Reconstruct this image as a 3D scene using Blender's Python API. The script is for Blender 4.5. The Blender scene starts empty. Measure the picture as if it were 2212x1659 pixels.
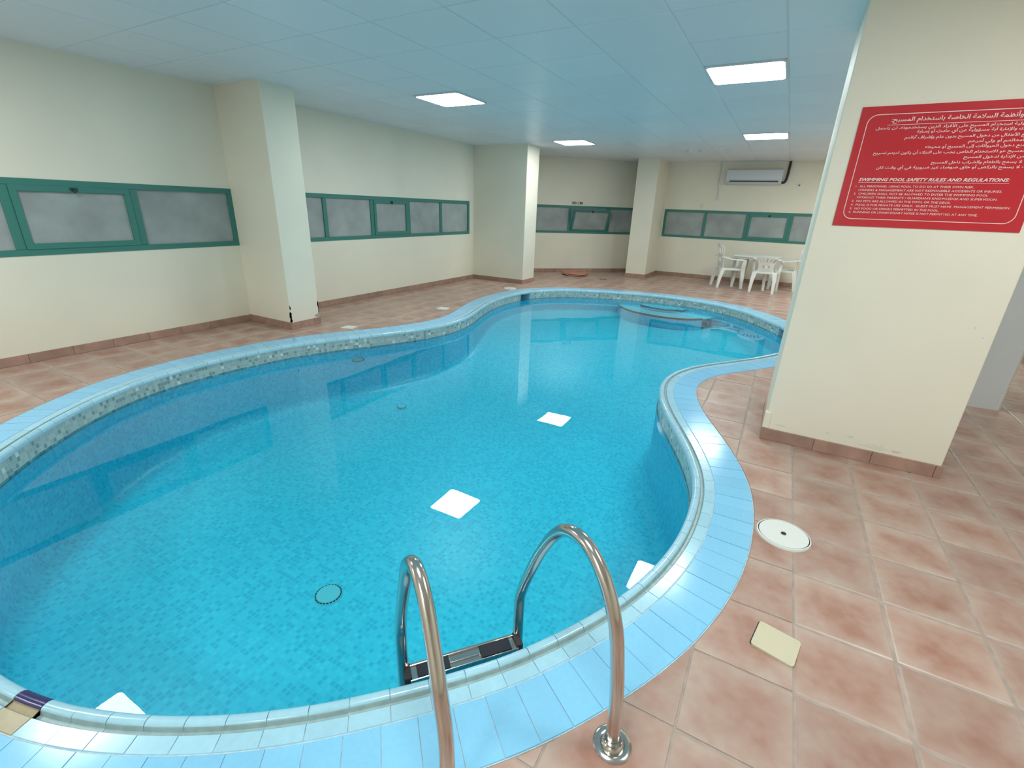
import bpy, bmesh, math, random
import numpy as np
from mathutils import Vector, Matrix
from mathutils.geometry import delaunay_2d_cdt
random.seed(7)
scene = bpy.context.scene
COL = scene.collection

# ------------------------------------------------------------------ camera
FPX, PITCH, ROLL, AZ = 1005.0, math.radians(20.75), math.radians(2.07), math.radians(28.7)
EYE = Vector((0, 0, 1.55))
FWD = Vector((-math.sin(AZ)*math.cos(PITCH), math.cos(AZ)*math.cos(PITCH), -math.sin(PITCH)))
R0 = Vector((math.cos(AZ), math.sin(AZ), 0)); U0 = R0.cross(FWD)
RGT = R0*math.cos(ROLL) + U0*math.sin(ROLL); UPV = RGT.cross(FWD)
cd = bpy.data.cameras.new('camera'); cam = bpy.data.objects.new('camera', cd); COL.objects.link(cam)
cd.sensor_fit = 'HORIZONTAL'; cd.sensor_width = 36.0; cd.lens = FPX*36.0/2212.0; cd.clip_start = 0.02
m = Matrix((RGT, UPV, -FWD)).transposed().to_4x4(); m.translation = EYE
cam.matrix_world = m
scene.camera = cam

# ------------------------------------------------------------------ world, exposure
w = bpy.data.worlds.new('world'); scene.world = w; w.use_nodes = True
w.node_tree.nodes['Background'].inputs[0].default_value = (0.10, 0.13, 0.17, 1)
w.node_tree.nodes['Background'].inputs[1].default_value = 0.25
scene.view_settings.view_transform = 'Standard'; scene.view_settings.look = 'None'
scene.view_settings.gamma = 1.0; scene.view_settings.use_curve_mapping = False
scene.view_settings.exposure = 1.40
scene.cycles.max_bounces = 6; scene.cycles.diffuse_bounces = 4; scene.cycles.glossy_bounces = 3; scene.cycles.transmission_bounces = 3; scene.cycles.transparent_max_bounces = 6
scene.cycles.use_adaptive_sampling = True; scene.cycles.adaptive_threshold = 0.025; scene.cycles.use_denoising = True
PANEL_STRENGTH = 11.5
PANEL_COLOR = (0.95, 1.0, 0.985)

# ------------------------------------------------------------------ dimensions
XL, YB, XR, YF, ZC = -6.08, 13.15, 2.8, -2.6, 2.74       # left wall, back wall, right wall, front wall, ceiling
OBL0, OBL1 = (XL, XL+16.69), (YB-16.69, YB)               # angled wall between left and back wall
TP, TX0, TY0 = 0.338, 0.007, 1.500                        # floor tile pitch and a grid corner
CP, CX0, CY0 = 0.648, -0.919, 4.896                       # ceiling tile pitch and a grid corner
ZW, ZF = -0.14, -0.86                                     # water level and basin floor

# ------------------------------------------------------------------ materials
def new_mat(name):
    mt = bpy.data.materials.new(name); mt.use_nodes = True
    return mt, mt.node_tree.nodes, mt.node_tree.links, mt.node_tree.nodes['Principled BSDF']
def pm(name, col, rough=0.5, metal=0.0, spec=0.5, coat=0.0, noise=None, bump=None, objvar=0.0):
    """principled material; noise=(scale, amount) mottles the colour, bump=(scale, strength), objvar varies by object"""
    mt, N, L, b = new_mat(name)
    b.inputs['Base Color'].default_value = (*col, 1); b.inputs['Roughness'].default_value = rough
    b.inputs['Metallic'].default_value = metal; b.inputs['Specular IOR Level'].default_value = spec
    b.inputs['Coat Weight'].default_value = coat
    src = None
    if noise or objvar:
        hsv = N.new('ShaderNodeHueSaturation'); hsv.inputs['Color'].default_value = (*col, 1)
        val = None
        geo = N.new('ShaderNodeNewGeometry')
        if noise:
            nz = N.new('ShaderNodeTexNoise'); nz.inputs['Scale'].default_value = noise[0]; nz.inputs['Detail'].default_value = 2
            L.new(geo.outputs['Position'], nz.inputs['Vector'])
            mr = N.new('ShaderNodeMapRange'); mr.inputs['From Min'].default_value = .3; mr.inputs['From Max'].default_value = .7
            mr.inputs['To Min'].default_value = 1-noise[1]; mr.inputs['To Max'].default_value = 1+noise[1]
            L.new(nz.outputs['Fac'], mr.inputs['Value']); val = mr.outputs['Result']
        if objvar:
            oi = N.new('ShaderNodeObjectInfo'); m2 = N.new('ShaderNodeMapRange')
            m2.inputs['To Min'].default_value = 1-objvar; m2.inputs['To Max'].default_value = 1+objvar
            L.new(oi.outputs['Random'], m2.inputs['Value'])
            if val:
                mu = N.new('ShaderNodeMath'); mu.operation = 'MULTIPLY'; L.new(val, mu.inputs[0]); L.new(m2.outputs['Result'], mu.inputs[1]); val = mu.outputs[0]
            else: val = m2.outputs['Result']
        L.new(val, hsv.inputs['Value']); L.new(hsv.outputs['Color'], b.inputs['Base Color'])
    if bump:
        geo = N.new('ShaderNodeNewGeometry'); nb = N.new('ShaderNodeTexNoise'); nb.inputs['Scale'].default_value = bump[0]; nb.inputs['Detail'].default_value = 3
        L.new(geo.outputs['Position'], nb.inputs['Vector'])
        bp = N.new('ShaderNodeBump'); bp.inputs['Strength'].default_value = bump[1]; bp.inputs['Distance'].default_value = .01
        L.new(nb.outputs['Fac'], bp.inputs['Height']); L.new(bp.outputs['Normal'], b.inputs['Normal'])
    return mt

def mat_floor_tile():
    mt, N, L, b = new_mat('terracotta_tile')
    geo = N.new('ShaderNodeNewGeometry'); sep = N.new('ShaderNodeSeparateXYZ'); L.new(geo.outputs['Position'], sep.inputs[0])
    def mth(op, a, bb=None):
        n = N.new('ShaderNodeMath'); n.operation = op
        for i, v in enumerate((a, bb)):
            if v is None: continue
            if isinstance(v, (int, float)): n.inputs[i].default_value = v
            else: L.new(v, n.inputs[i])
        return n.outputs[0]
    u = mth('DIVIDE', mth('SUBTRACT', sep.outputs['X'], TX0), TP); v = mth('DIVIDE', mth('SUBTRACT', sep.outputs['Y'], TY0), TP)
    fu, fv = mth('FLOOR', u), mth('FLOOR', v)
    cmb = N.new('ShaderNodeCombineXYZ'); L.new(fu, cmb.inputs[0]); L.new(fv, cmb.inputs[1])
    wn = N.new('ShaderNodeTexWhiteNoise'); wn.noise_dimensions = '3D'; L.new(cmb.outputs[0], wn.inputs['Vector'])
    du = mth('ABSOLUTE', mth('SUBTRACT', mth('SUBTRACT', u, fu), .5)); dv = mth('ABSOLUTE', mth('SUBTRACT', mth('SUBTRACT', v, fv), .5))
    edge = mth('MAXIMUM', du, dv)                                   # 0 centre .. 0.5 edge
    # mottled terracotta: offset noise per tile
    add = N.new('ShaderNodeVectorMath'); add.operation = 'ADD'; L.new(geo.outputs['Position'], add.inputs[0]); L.new(wn.outputs['Color'], add.inputs[1])
    n1 = N.new('ShaderNodeTexNoise'); n1.inputs['Scale'].default_value = 7; n1.inputs['Detail'].default_value = 3; L.new(add.outputs[0], n1.inputs['Vector'])
    n2 = N.new('ShaderNodeTexNoise'); n2.inputs['Scale'].default_value = 26; n2.inputs['Detail'].default_value = 1; L.new(add.outputs[0], n2.inputs['Vector'])
    e2 = N.new('ShaderNodeMapRange'); e2.inputs['From Min'].default_value = .22; e2.inputs['From Max'].default_value = .5; L.new(edge, e2.inputs['Value'])
    f = mth('ADD', mth('MULTIPLY', n1.outputs['Fac'], .8), mth('MULTIPLY', e2.outputs['Result'], .27))
    f = mth('ADD', f, mth('MULTIPLY', n2.outputs['Fac'], .22))
    cr = N.new('ShaderNodeValToRGB'); L.new(f, cr.inputs['Fac'])
    el = cr.color_ramp.elements
    el[0].position = .33; el[0].color = (.36, .185, .135, 1)
    el[1].position = .95; el[1].color = (.51, .405, .34, 1)
    e = el.new(.55); e.color = (.43, .27, .215, 1)
    hsv = N.new('ShaderNodeHueSaturation'); L.new(cr.outputs['Color'], hsv.inputs['Color'])
    mr = N.new('ShaderNodeMapRange'); mr.inputs['To Min'].default_value = .90; mr.inputs['To Max'].default_value = 1.10; L.new(wn.outputs['Value'], mr.inputs['Value'])
    L.new(mr.outputs['Result'], hsv.inputs['Value']); L.new(hsv.outputs['Color'], b.inputs['Base Color'])
    b.inputs['Roughness'].default_value = .36; b.inputs['Specular IOR Level'].default_value = .45
    return mt

def mat_mosaic(name, cell, cols, joint, jcol, rough, blur=0.0):
    """small glass mosaic on UVs in metres: one random colour per chip"""
    mt, N, L, b = new_mat(name)
    tc = N.new('ShaderNodeUVMap'); tc.uv_map = 'UVMap'
    dv = N.new('ShaderNodeVectorMath'); dv.operation = 'SCALE'; dv.inputs['Scale'].default_value = 1.0/cell; L.new(tc.outputs['UV'], dv.inputs[0])
    fl = N.new('ShaderNodeVectorMath'); fl.operation = 'FLOOR'; L.new(dv.outputs[0], fl.inputs[0])
    fr = N.new('ShaderNodeVectorMath'); fr.operation = 'FRACTION'; L.new(dv.outputs[0], fr.inputs[0])
    wn = N.new('ShaderNodeTexWhiteNoise'); wn.noise_dimensions = '2D'; L.new(fl.outputs[0], wn.inputs['Vector'])
    cr = N.new('ShaderNodeValToRGB'); L.new(wn.outputs['Value'], cr.inputs['Fac']); cr.color_ramp.interpolation = 'CONSTANT'
    el = cr.color_ramp.elements; el[0].position = 0; el[0].color = (*cols[0][1], 1); el[1].position = cols[1][0]; el[1].color = (*cols[1][1], 1)
    for p, c in cols[2:]:
        e = el.new(p); e.color = (*c, 1)
    sp = N.new('ShaderNodeSeparateXYZ'); L.new(fr.outputs[0], sp.inputs[0])
    mins = []
    for ax in 'XY':
        a = N.new('ShaderNodeMath'); a.operation = 'SUBTRACT'; L.new(sp.outputs[ax], a.inputs[0]); a.inputs[1].default_value = .5
        c = N.new('ShaderNodeMath'); c.operation = 'ABSOLUTE'; L.new(a.outputs[0], c.inputs[0]); mins.append(c.outputs[0])
    mx = N.new('ShaderNodeMath'); mx.operation = 'MAXIMUM'; L.new(mins[0], mx.inputs[0]); L.new(mins[1], mx.inputs[1])
    mr = N.new('ShaderNodeMapRange'); mr.inputs['From Min'].default_value = .5-joint-.05; mr.inputs['From Max'].default_value = .5-joint+.02; L.new(mx.outputs[0], mr.inputs['Value'])
    mix = N.new('ShaderNodeMix'); mix.data_type = 'RGBA'; L.new(mr.outputs['Result'], mix.inputs['Factor']); L.new(cr.outputs['Color'], mix.inputs['A']); mix.inputs['B'].default_value = (*jcol, 1)
    L.new(mix.outputs['Result'], b.inputs['Base Color'])
    b.inputs['Roughness'].default_value = rough
    return mt

def mat_water():
    mt, N, L, b = new_mat('still_pool_water'); N.remove(b)
    out = N['Material Output']
    tr = N.new('ShaderNodeBsdfTransparent'); tr.inputs[0].default_value = (.86, .985, 1.0, 1)
    gl = N.new('ShaderNodeBsdfGlossy'); gl.inputs['Roughness'].default_value = 0.0; gl.inputs['Color'].default_value = (1, 1, 1, 1)
    fr = N.new('ShaderNodeFresnel'); fr.inputs['IOR'].default_value = 1.333
    geo = N.new('ShaderNodeNewGeometry')
    nz = N.new('ShaderNodeTexNoise'); nz.inputs['Scale'].default_value = 2.2; nz.inputs['Detail'].default_value = 1; L.new(geo.outputs['Position'], nz.inputs['Vector'])
    bp = N.new('ShaderNodeBump'); bp.inputs['Strength'].default_value = .06; bp.inputs['Distance'].default_value = .02; L.new(nz.outputs['Fac'], bp.inputs['Height'])
    L.new(bp.outputs['Normal'], gl.inputs['Normal'])
    mx = N.new('ShaderNodeMixShader'); L.new(fr.outputs[0], mx.inputs[0]); L.new(tr.outputs[0], mx.inputs[1]); L.new(gl.outputs[0], mx.inputs[2])
    L.new(mx.outputs[0], out.inputs['Surface'])
    return mt

def mat_emit(name, col, s):
    mt, N, L, b = new_mat(name)
    mt.cycles.emission_sampling = 'FRONT'; b.inputs['Base Color'].default_value = (.9, .9, .9, 1); b.inputs['Emission Color'].default_value = (*col, 1); b.inputs['Emission Strength'].default_value = s
    return mt

M = dict(
    wall=pm('cream_wall_paint', (.83, .80, .675), .55, spec=.3, noise=(1.3, .03)),
    whitewall=pm('white_wall_paint', (.76, .81, .86), .5, spec=.3, noise=(1.5, .03)),
    ceil=pm('white_ceiling_board', (.82, .865, .90), .38, spec=.35, objvar=.022),
    grid=pm('white_ceiling_grid', (.70, .74, .76), .45, spec=.3),
    plenum=pm('ceiling_backing', (.25, .27, .28), .8),
    grout=pm('beige_floor_grout', (.41, .335, .29), .75, spec=.2, noise=(18, .12)),
    tile=mat_floor_tile(),
    skirt=pm('terracotta_skirting', (.38, .24, .19), .4, noise=(9, .14), objvar=.10),
    teal=pm('teal_window_aluminium', (.05, .215, .18), .38, spec=.4),
    tealdark=pm('dark_window_fitting', (.012, .05, .045), .5),
    glass=None,
    coping=pm('pale_blue_pool_tile', (.25, .60, .86), .16, spec=.5, noise=(60, .02), objvar=.035),
    grip=pm('grey_blue_grip_tile', (.38, .66, .79), .16, spec=.5, noise=(40, .03), objvar=.05),
    beigetile=pm('beige_grip_tile', (.42, .36, .23), .3, noise=(20, .1)),
    navytile=pm('navy_tile', (.028, .026, .13), .2),
    groove=pm('shaded_grimy_groove', (.34, .48, .49), .35, noise=(30, .1)),
    cgrout=pm('pale_coping_grout', (.55, .66, .70), .7, noise=(40, .15)),
    basin=mat_mosaic('cyan_pool_mosaic', .031, [(0, (.045, .66, .85)), (.32, (.055, .73, .91)), (.60, (.035, .58, .78)), (.86, (.065, .77, .93))], .10, (.052, .71, .90), .35),
    band=mat_mosaic('grey_waterline_mosaic', .034, [(0, (.34, .45, .45)), (.40, (.44, .54, .52)), (.66, (.22, .32, .33)), (.84, (.38, .50, .50)), (.95, (.66, .74, .72))], .04, (.46, .55, .53), .25),
    water=mat_water(),
    steel=pm('polished_stainless_steel', (.62, .60, .57), .16, 1.0),
    blackgrip=pm('black_rubber_pad', (.012, .014, .022), .55),
    whiteplastic=pm('white_plastic', (.74, .77, .74), .35, spec=.4),
    chairplastic=pm('white_garden_plastic', (.82, .85, .81), .4, spec=.4),
    cream=pm('cream_plastic', (.62, .58, .42), .4),
    darkhole=pm('dark_recess', (.02, .025, .03), .6),
    ac=pm('white_air_conditioner_plastic', (.66, .71, .76), .35),
    acdark=pm('dark_louver', (.03, .04, .05), .5),
    pipe=pm('black_pipe_insulation', (.03, .032, .036), .7),
    red=pm('red_acrylic_sign', (.58, .028, .042), .13, spec=.5, coat=.3),
    white=pm('white_print', (.86, .74, .74), .4),
    black=pm('black_print', (.01, .01, .012), .5),
    buoy=pm('faded_orange_plastic', (.47, .20, .135), .5, noise=(12, .08)),
    rope=pm('pale_rope', (.55, .42, .34), .8),
    chip=pm('dark_chipped_plaster', (.035, .032, .03), .9),
    flake=pm('grey_flaked_plaster', (.40, .42, .38), .9, noise=(60, .25)),
    panel=mat_emit('led_diffuser', PANEL_COLOR, PANEL_STRENGTH),
    panelframe=pm('white_light_frame', (.70, .74, .76), .4),
    niche=pm('pale_blue_skimmer_plastic', (.30, .55, .66), .4),
    draincover=pm('pale_cyan_drain_plastic', (.14, .72, .80), .4),
)
def mat_frosted(name, col):
    mt, N, L, b = new_mat(name)
    geo = N.new('ShaderNodeNewGeometry'); nz = N.new('ShaderNodeTexNoise'); nz.inputs['Scale'].default_value = 3.2; nz.inputs['Detail'].default_value = 3
    L.new(geo.outputs['Position'], nz.inputs['Vector'])
    cr = N.new('ShaderNodeValToRGB'); cr.color_ramp.elements[0].position = .3; cr.color_ramp.elements[1].position = .72
    cr.color_ramp.elements[0].color = (col[0]*.8, col[1]*.8, col[2]*.82, 1); cr.color_ramp.elements[1].color = (col[0]*1.12, col[1]*1.12, col[2]*1.12, 1)
    L.new(nz.outputs['Fac'], cr.inputs['Fac']); L.new(cr.outputs['Color'], b.inputs['Base Color'])
    b.inputs['Roughness'].default_value = .30; b.inputs['Specular IOR Level'].default_value = .5
    b.inputs['Transmission Weight'].default_value = .25; b.inputs['IOR'].default_value = 1.3
    return mt
M['glass'] = mat_frosted('frosted_glass', (.47, .525, .51))

# ------------------------------------------------------------------ mesh helpers
def link(o, parent=None):
    COL.objects.link(o)
    if parent is not None: o.parent = parent
    return o
def tag(o, label=None, cat=None, group=None, kind=None):
    if label: o['label'] = label
    if cat: o['category'] = cat
    if group: o['group'] = group
    if kind: o['kind'] = kind
    return o
def empty(name, loc=(0, 0, 0), rz=0.0):
    o = bpy.data.objects.new(name, None); o.empty_display_size = .1; o.location = loc; o.rotation_euler = (0, 0, rz); return link(o)
class MB:
    def __init__(s): s.v = []; s.f = []
    def add(s, vs, fs):
        k = len(s.v); s.v += [tuple(p) for p in vs]; s.f += [tuple(i+k for i in f) for f in fs]; return s
    def box(s, x0, x1, y0, y1, z0, z1, bev=0.0):
        if bev <= 0:
            return s.add([(x0,y0,z0),(x1,y0,z0),(x1,y1,z0),(x0,y1,z0),(x0,y0,z1),(x1,y0,z1),(x1,y1,z1),(x0,y1,z1)],
                         [(0,3,2,1),(4,5,6,7),(0,1,5,4),(1,2,6,5),(2,3,7,6),(3,0,4,7)])
        bm = bmesh.new(); bmesh.ops.create_cube(bm, size=1)
        for v in bm.verts: v.co = ((x0+x1)/2+v.co.x*(x1-x0), (y0+y1)/2+v.co.y*(y1-y0), (z0+z1)/2+v.co.z*(z1-z0))
        bmesh.ops.bevel(bm, geom=bm.edges[:], offset=bev, segments=2, profile=.5, affect='EDGES')
        return s.bm(bm)
    def bm(s, bm):
        bm.verts.index_update(); s.add([v.co[:] for v in bm.verts], [[v.index for v in f.verts] for f in bm.faces]); bm.free(); return s
    def prism(s, poly, z0, z1):
        n = len(poly)
        s.add([(x, y, z0) for x, y in poly]+[(x, y, z1) for x, y in poly], [tuple(range(n-1, -1, -1)), tuple(range(n, 2*n))]+[(i, (i+1) % n, n+(i+1) % n, n+i) for i in range(n)])
        return s
    def tube(s, path, r, n=12, cap=True):
        P = [Vector(p) for p in path]; rr = r if isinstance(r, (list, tuple)) else [r]*len(P)
        t = (P[1]-P[0]).normalized(); up = Vector((0, 0, 1)) if abs(t.z) < .9 else Vector((1, 0, 0)); a = t.cross(up).normalized()
        vs = []; fs = []
        for i, p in enumerate(P):
            t = ((P[min(i+1, len(P)-1)]-P[max(i-1, 0)])).normalized(); a = (a-t*a.dot(t)).normalized(); b = t.cross(a)
            for k in range(n):
                q = 2*math.pi*k/n; vs.append(p+(a*math.cos(q)+b*math.sin(q))*rr[i])
        for i in range(len(P)-1):
            for k in range(n): fs.append((i*n+k, i*n+(k+1) % n, (i+1)*n+(k+1) % n, (i+1)*n+k))
        if cap: fs += [tuple(range(n-1, -1, -1)), tuple(range((len(P)-1)*n, len(P)*n))]
        return s.add(vs, fs)
    def lathe(s, prof, n=32, c=(0, 0, 0)):
        vs = []; fs = []
        for r, z in prof:
            for k in range(n): q = 2*math.pi*k/n; vs.append((c[0]+r*math.cos(q), c[1]+r*math.sin(q), c[2]+z))
        for i in range(len(prof)-1):
            for k in range(n): fs.append((i*n+k, i*n+(k+1) % n, (i+1)*n+(k+1) % n, (i+1)*n+k))
        if prof[0][0] > 0: fs.append(tuple(range(n-1, -1, -1)))
        if prof[-1][0] > 0: fs.append(tuple(range((len(prof)-1)*n, len(prof)*n)))
        return s.add(vs, fs)
    def mesh(s, name, mat, smooth=False, ang=35):
        me = bpy.data.meshes.new(name); me.from_pydata(s.v, [], s.f); me.materials.append(mat)
        finish(me, smooth, ang); return me
    def build(s, name, mat, parent=None, loc=None, smooth=False, ang=35):
        o = bpy.data.objects.new(name, s.mesh(name, mat, smooth, ang))
        if loc is not None: o.location = loc
        return link(o, parent)
def finish(me, smooth, ang=35, recalc=True):
    bm = bmesh.new(); bm.from_mesh(me)
    if recalc: bmesh.ops.recalc_face_normals(bm, faces=bm.faces[:])
    if smooth:
        for f in bm.faces: f.smooth = True
        for e in bm.edges:
            if len(e.link_faces) == 2 and e.calc_face_angle(0) > math.radians(ang): e.smooth = False
    bm.to_mesh(me); bm.free(); me.update()
def catmull(P, n=8, closed=False):
    P = [np.array(p, float) for p in P]; N = len(P); out = []
    rng = range(N) if closed else range(N-1)
    for i in rng:
        if closed: a, b, c, d = P[i-1], P[i], P[(i+1) % N], P[(i+2) % N]
        else: a, b, c, d = P[max(i-1, 0)], P[i], P[i+1], P[min(i+2, N-1)]
        for k in range(n):
            t = k/n; out.append(.5*((2*b)+(-a+c)*t+(2*a-5*b+4*c-d)*t*t+(-a+3*b-3*c+d)*t**3))
    if not closed: out.append(P[-1])
    return out

# ------------------------------------------------------------------ pool outline
OUT = [(-4.56,.84),(-4.80,1.18),(-5.0,1.59),(-5.09,2.02),(-5.10,2.49),(-5.04,2.99),(-4.96,3.34),(-4.76,3.85),(-4.46,4.38),(-4.23,4.95),(-4.18,5.35),(-4.28,5.85),(-4.49,6.5),(-4.64,7.3),(-4.6,8.1),(-4.42,8.65),(-3.88,9.26),(-2.86,9.74),(-1.78,9.92),(-.75,9.68),(-.12,9.18),(.34,8.5),(.66,7.85),(.76,7.15),(.58,6.42),(.21,5.76),(-.13,5.3),(-.34,5.0),(-.44,4.76),(-.46,4.48),(-.4,4.18),(-.31,3.93),(-.21,3.71),(-.12,3.52),(-.03,3.32),(.06,3.08),(.12,2.88),(.155,2.65),(.165,2.4),(.155,2.12),(.12,1.9),(.05,1.63),(-.03,1.42),(-.15,1.19),(-.33,.9),(-.45,.76),(-.8,.4),(-1.1,.17),(-1.42,-.01),(-1.72,-.12),(-2.05,-.18),(-2.6,-.2),(-3.2,-.08),(-3.75,.13),(-4.2,.45)]
def resample(Q, n):
    d = np.r_[0, np.cumsum(np.linalg.norm(np.roll(Q, -1, 0)-Q, axis=1))]; Qc = np.r_[Q, Q[:1]]; s = np.linspace(0, d[-1], n, endpoint=False)
    return np.c_[np.interp(s, d, Qc[:, 0]), np.interp(s, d, Qc[:, 1])], d[-1]
NS = 432
PQ, _ = resample(np.array(catmull(OUT, 12, True)), NS)
for _i in range(14): PQ = .25*np.roll(PQ, 1, 0)+.5*PQ+.25*np.roll(PQ, -1, 0)
PQ, PLEN = resample(PQ, NS)
PT = np.roll(PQ, -1, 0)-np.roll(PQ, 1, 0); PT /= np.linalg.norm(PT, axis=1)[:, None]
_A = .5*np.sum(PQ[:, 0]*np.roll(PQ[:, 1], -1)-np.roll(PQ[:, 0], -1)*PQ[:, 1])
PN = np.c_[-PT[:, 1], PT[:, 0]]*np.sign(_A)                       # inward
for _i in range(6): PN = .25*np.roll(PN, 1, 0)+.5*PN+.25*np.roll(PN, -1, 0)
PN /= np.linalg.norm(PN, axis=1)[:, None]
def pool_at(t, d):
    """t in 0..1 round the outline, d metres inward from the outer coping edge"""
    x = (t % 1.0)*NS; i = int(x) % NS; f = x-int(x); j = (i+1) % NS
    q = PQ[i]*(1-f)+PQ[j]*f; n = PN[i]*(1-f)+PN[j]*f; n = n/np.linalg.norm(n)
    return q+n*d
WALL_D = .325
def ring(d): return [tuple(pool_at(i/NS, d)) for i in range(NS)]
def inside(p, poly):
    x, y = p; P = poly; Qn = np.roll(poly, -1, 0)
    c = ((P[:, 1] > y) != (Qn[:, 1] > y)); 
    with np.errstate(divide='ignore', invalid='ignore'):
        xi = (Qn[:, 0]-P[:, 0])*(y-P[:, 1])/(Qn[:, 1]-P[:, 1])+P[:, 0]
    return bool(np.count_nonzero(c & (x < xi)) % 2)
HOLE = np.array(ring(-.005))

def cdt_outside(rect, hole, keep_inside=False):
    """triangles of a rectangle minus the pool hole (x0,x1,y0,y1); returns verts, tris"""
    x0, x1, y0, y1 = rect
    vs = [Vector((x0, y0)), Vector((x1, y0)), Vector((x1, y1)), Vector((x0, y1))]; es = [(0, 1), (1, 2), (2, 3), (3, 0)]
    n = len(hole); near = (hole[:, 0] > x0-.3) & (hole[:, 0] < x1+.3) & (hole[:, 1] > y0-.3) & (hole[:, 1] < y1+.3)
    idx = {}
    for i in range(n):
        j = (i+1) % n
        if near[i] and near[j]:
            for k in (i, j):
                if k not in idx: idx[k] = len(vs); vs.append(Vector(hole[k]))
            es.append((idx[i], idx[j]))
    V, E_, F, *_ = delaunay_2d_cdt(vs, es, [], 0, 1e-5)
    tris = []
    for f in F:
        c = sum((V[i] for i in f), Vector((0, 0)))/len(f)
        if x0 < c.x < x1 and y0 < c.y < y1 and not inside((c.x, c.y), hole): tris.append(tuple(f))
    return V, tris

# ------------------------------------------------------------------ floor
V, T = cdt_outside((XL-.2, XR+.2, YF-.2, YB+.2), np.array(ring(.01)))
fb = MB(); fb.add([(v.x, v.y, -.003) for v in V], T)
floor = fb.build('floor', M['grout']); tag(floor, 'terracotta tiled pool deck with beige joints', kind='structure')
G = .0045; CH = .008
def tile_geo(x0, x1, y0, y1, zt=0.0, zb=-.012):
    a = [(x0, y0), (x1, y0), (x1, y1), (x0, y1)]; b = [(x0+CH, y0+CH), (x1-CH, y0+CH), (x1-CH, y1-CH), (x0+CH, y1-CH)]
    vs = [(x, y, zb) for x, y in a]+[(x, y, zt-.0035) for x, y in a]+[(x, y, zt) for x, y in b]
    fs = [(8, 9, 10, 11)]
    for i in range(4):
        j = (i+1) % 4; fs += [(i, j, 4+j, 4+i), (4+i, 4+j, 8+j, 8+i)]
    return vs, fs
full = MB(); full.add(*tile_geo(G, TP-G, G, TP-G)); FULL = full.mesh('floor_tile', M['tile'])
def px(p):
    d = Vector(p)-EYE; z = d.dot(FWD)
    if z < .05: return None
    return (1106+FPX*d.dot(RGT)/z, 829.5-FPX*d.dot(UPV)/z)
SOLIDS = [(XL, -5.25, 3.70, 4.13), (XL, -4.80, 9.07, 9.60), (-3.40, -2.90, 12.03, YB), (.14, 1.17, 3.66, 4.40), (1.45, 1.97, 5.47, 5.95)]
cells = []
i0, i1 = math.floor((XL-TX0)/TP), math.ceil((XR-TX0)/TP); j0, j1 = math.floor((YF-TY0)/TP), math.ceil((YB-TY0)/TP)
for i in range(i0, i1):
    for j in range(j0, j1):
        x, y = TX0+i*TP, TY0+j*TP; cx, cy = x+TP/2, y+TP/2
        if cy > cx+16.69+.35: continue
        if any(a+.02 < x and x+TP < b-.02 and c+.02 < y and y+TP < d-.02 for a, b, c, d in SOLIDS): continue
        dist = np.min(np.linalg.norm(HOLE-np.array((cx, cy)), axis=1)); ins = inside((cx, cy), HOLE)
        if ins and dist > .26: continue
        cut = dist < .26
        p = px((cx, cy, 0)); vis = p is not None and -60 < p[0] < 2272 and -60 < p[1] < 1760
        if vis:   # hidden behind the big column?
            q = [px((xx, yy, 0)) for xx, yy in ((x, y), (x+TP, y), (x+TP, y+TP), (x, y+TP))]
            area = 0 if None in q else abs(sum(q[k][0]*q[(k+1) % 4][1]-q[(k+1) % 4][0]*q[k][1] for k in range(4)))/2
            if cy > 3.9 and .036 < cx/cy < .31: area *= .02
            if ins: area *= .3
        else: area = 0
        cells.append((area, x, y, cut))
cells.sort(key=lambda c: -c[0])
rest = MB(); count = 0
for area, x, y, cut in cells:
    if not cut:
        if count < 300:
            o = bpy.data.objects.new('floor_tile', FULL); o.location = (x, y, random.uniform(-.0006, .0006)); link(o, floor); count += 1
        else: rest.add(*tile_geo(x+G, x+TP-G, y+G, y+TP-G))
    else:
        V, T = cdt_outside((x+G, x+TP-G, y+G, y+TP-G), HOLE)
        if not T: continue
        used = sorted({i for t in T for i in t}); mp = {u: k for k, u in enumerate(used)}; n = len(used)
        vs = [(V[u].x, V[u].y, 0) for u in used]+[(V[u].x, V[u].y, -.012) for u in used]
        fs = [tuple(mp[i] for i in t) for t in T]; ec = {}
        for t in T:
            for a, b in ((t[0], t[1]), (t[1], t[2]), (t[2], t[0])): ec[(a, b)] = 1
        for (a, b) in list(ec):
            if (b, a) not in ec: fs.append((mp[a], mp[b], mp[b]+n, mp[a]+n))
        if count < 300:
            mb = MB(); mb.add([(p[0]-x, p[1]-y, p[2]) for p in vs], fs); mb.build('floor_tile', M['tile'], floor, (x, y, 0)); count += 1
        else: rest.add(vs, fs)
tag(rest.build('distant_floor_tiles', M['tile'], floor), kind='stuff')

# ------------------------------------------------------------------ ceiling
ceiling = MB().box(XL-.2, XR+.2, YF-.2, YB+.2, ZC+.028, ZC+.12).build('ceiling', M['plenum'])
tag(ceiling, 'suspended ceiling of white boards in a faint square grid', kind='structure')
LIGHTS = [(-5, 0), (-5, 6), (0, 0), (0, 6), (-6, -7), (0, -7), (3, -5), (0, -11), (-6, -11), (4, 6), (3, 9)]  # panels after the ladder one are unseen, added to brighten the room
ci0, ci1 = math.floor((XL-CX0)/CP), math.ceil((XR-CX0)/CP); cj0, cj1 = math.floor((YF-CY0)/CP), math.ceil((YB-CY0)/CP)
ct = MB(); ct.add(*[([(a[0], a[1], -a[2]) for a in q]) if k == 0 else [f[::-1] for f in q] for k, q in enumerate(tile_geo(.003, CP-.003, .003, CP-.003, 0, -.02))])
CT = ct.mesh('ceiling_tile', M['ceil'])
crest = MB(); cc = []
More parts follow.
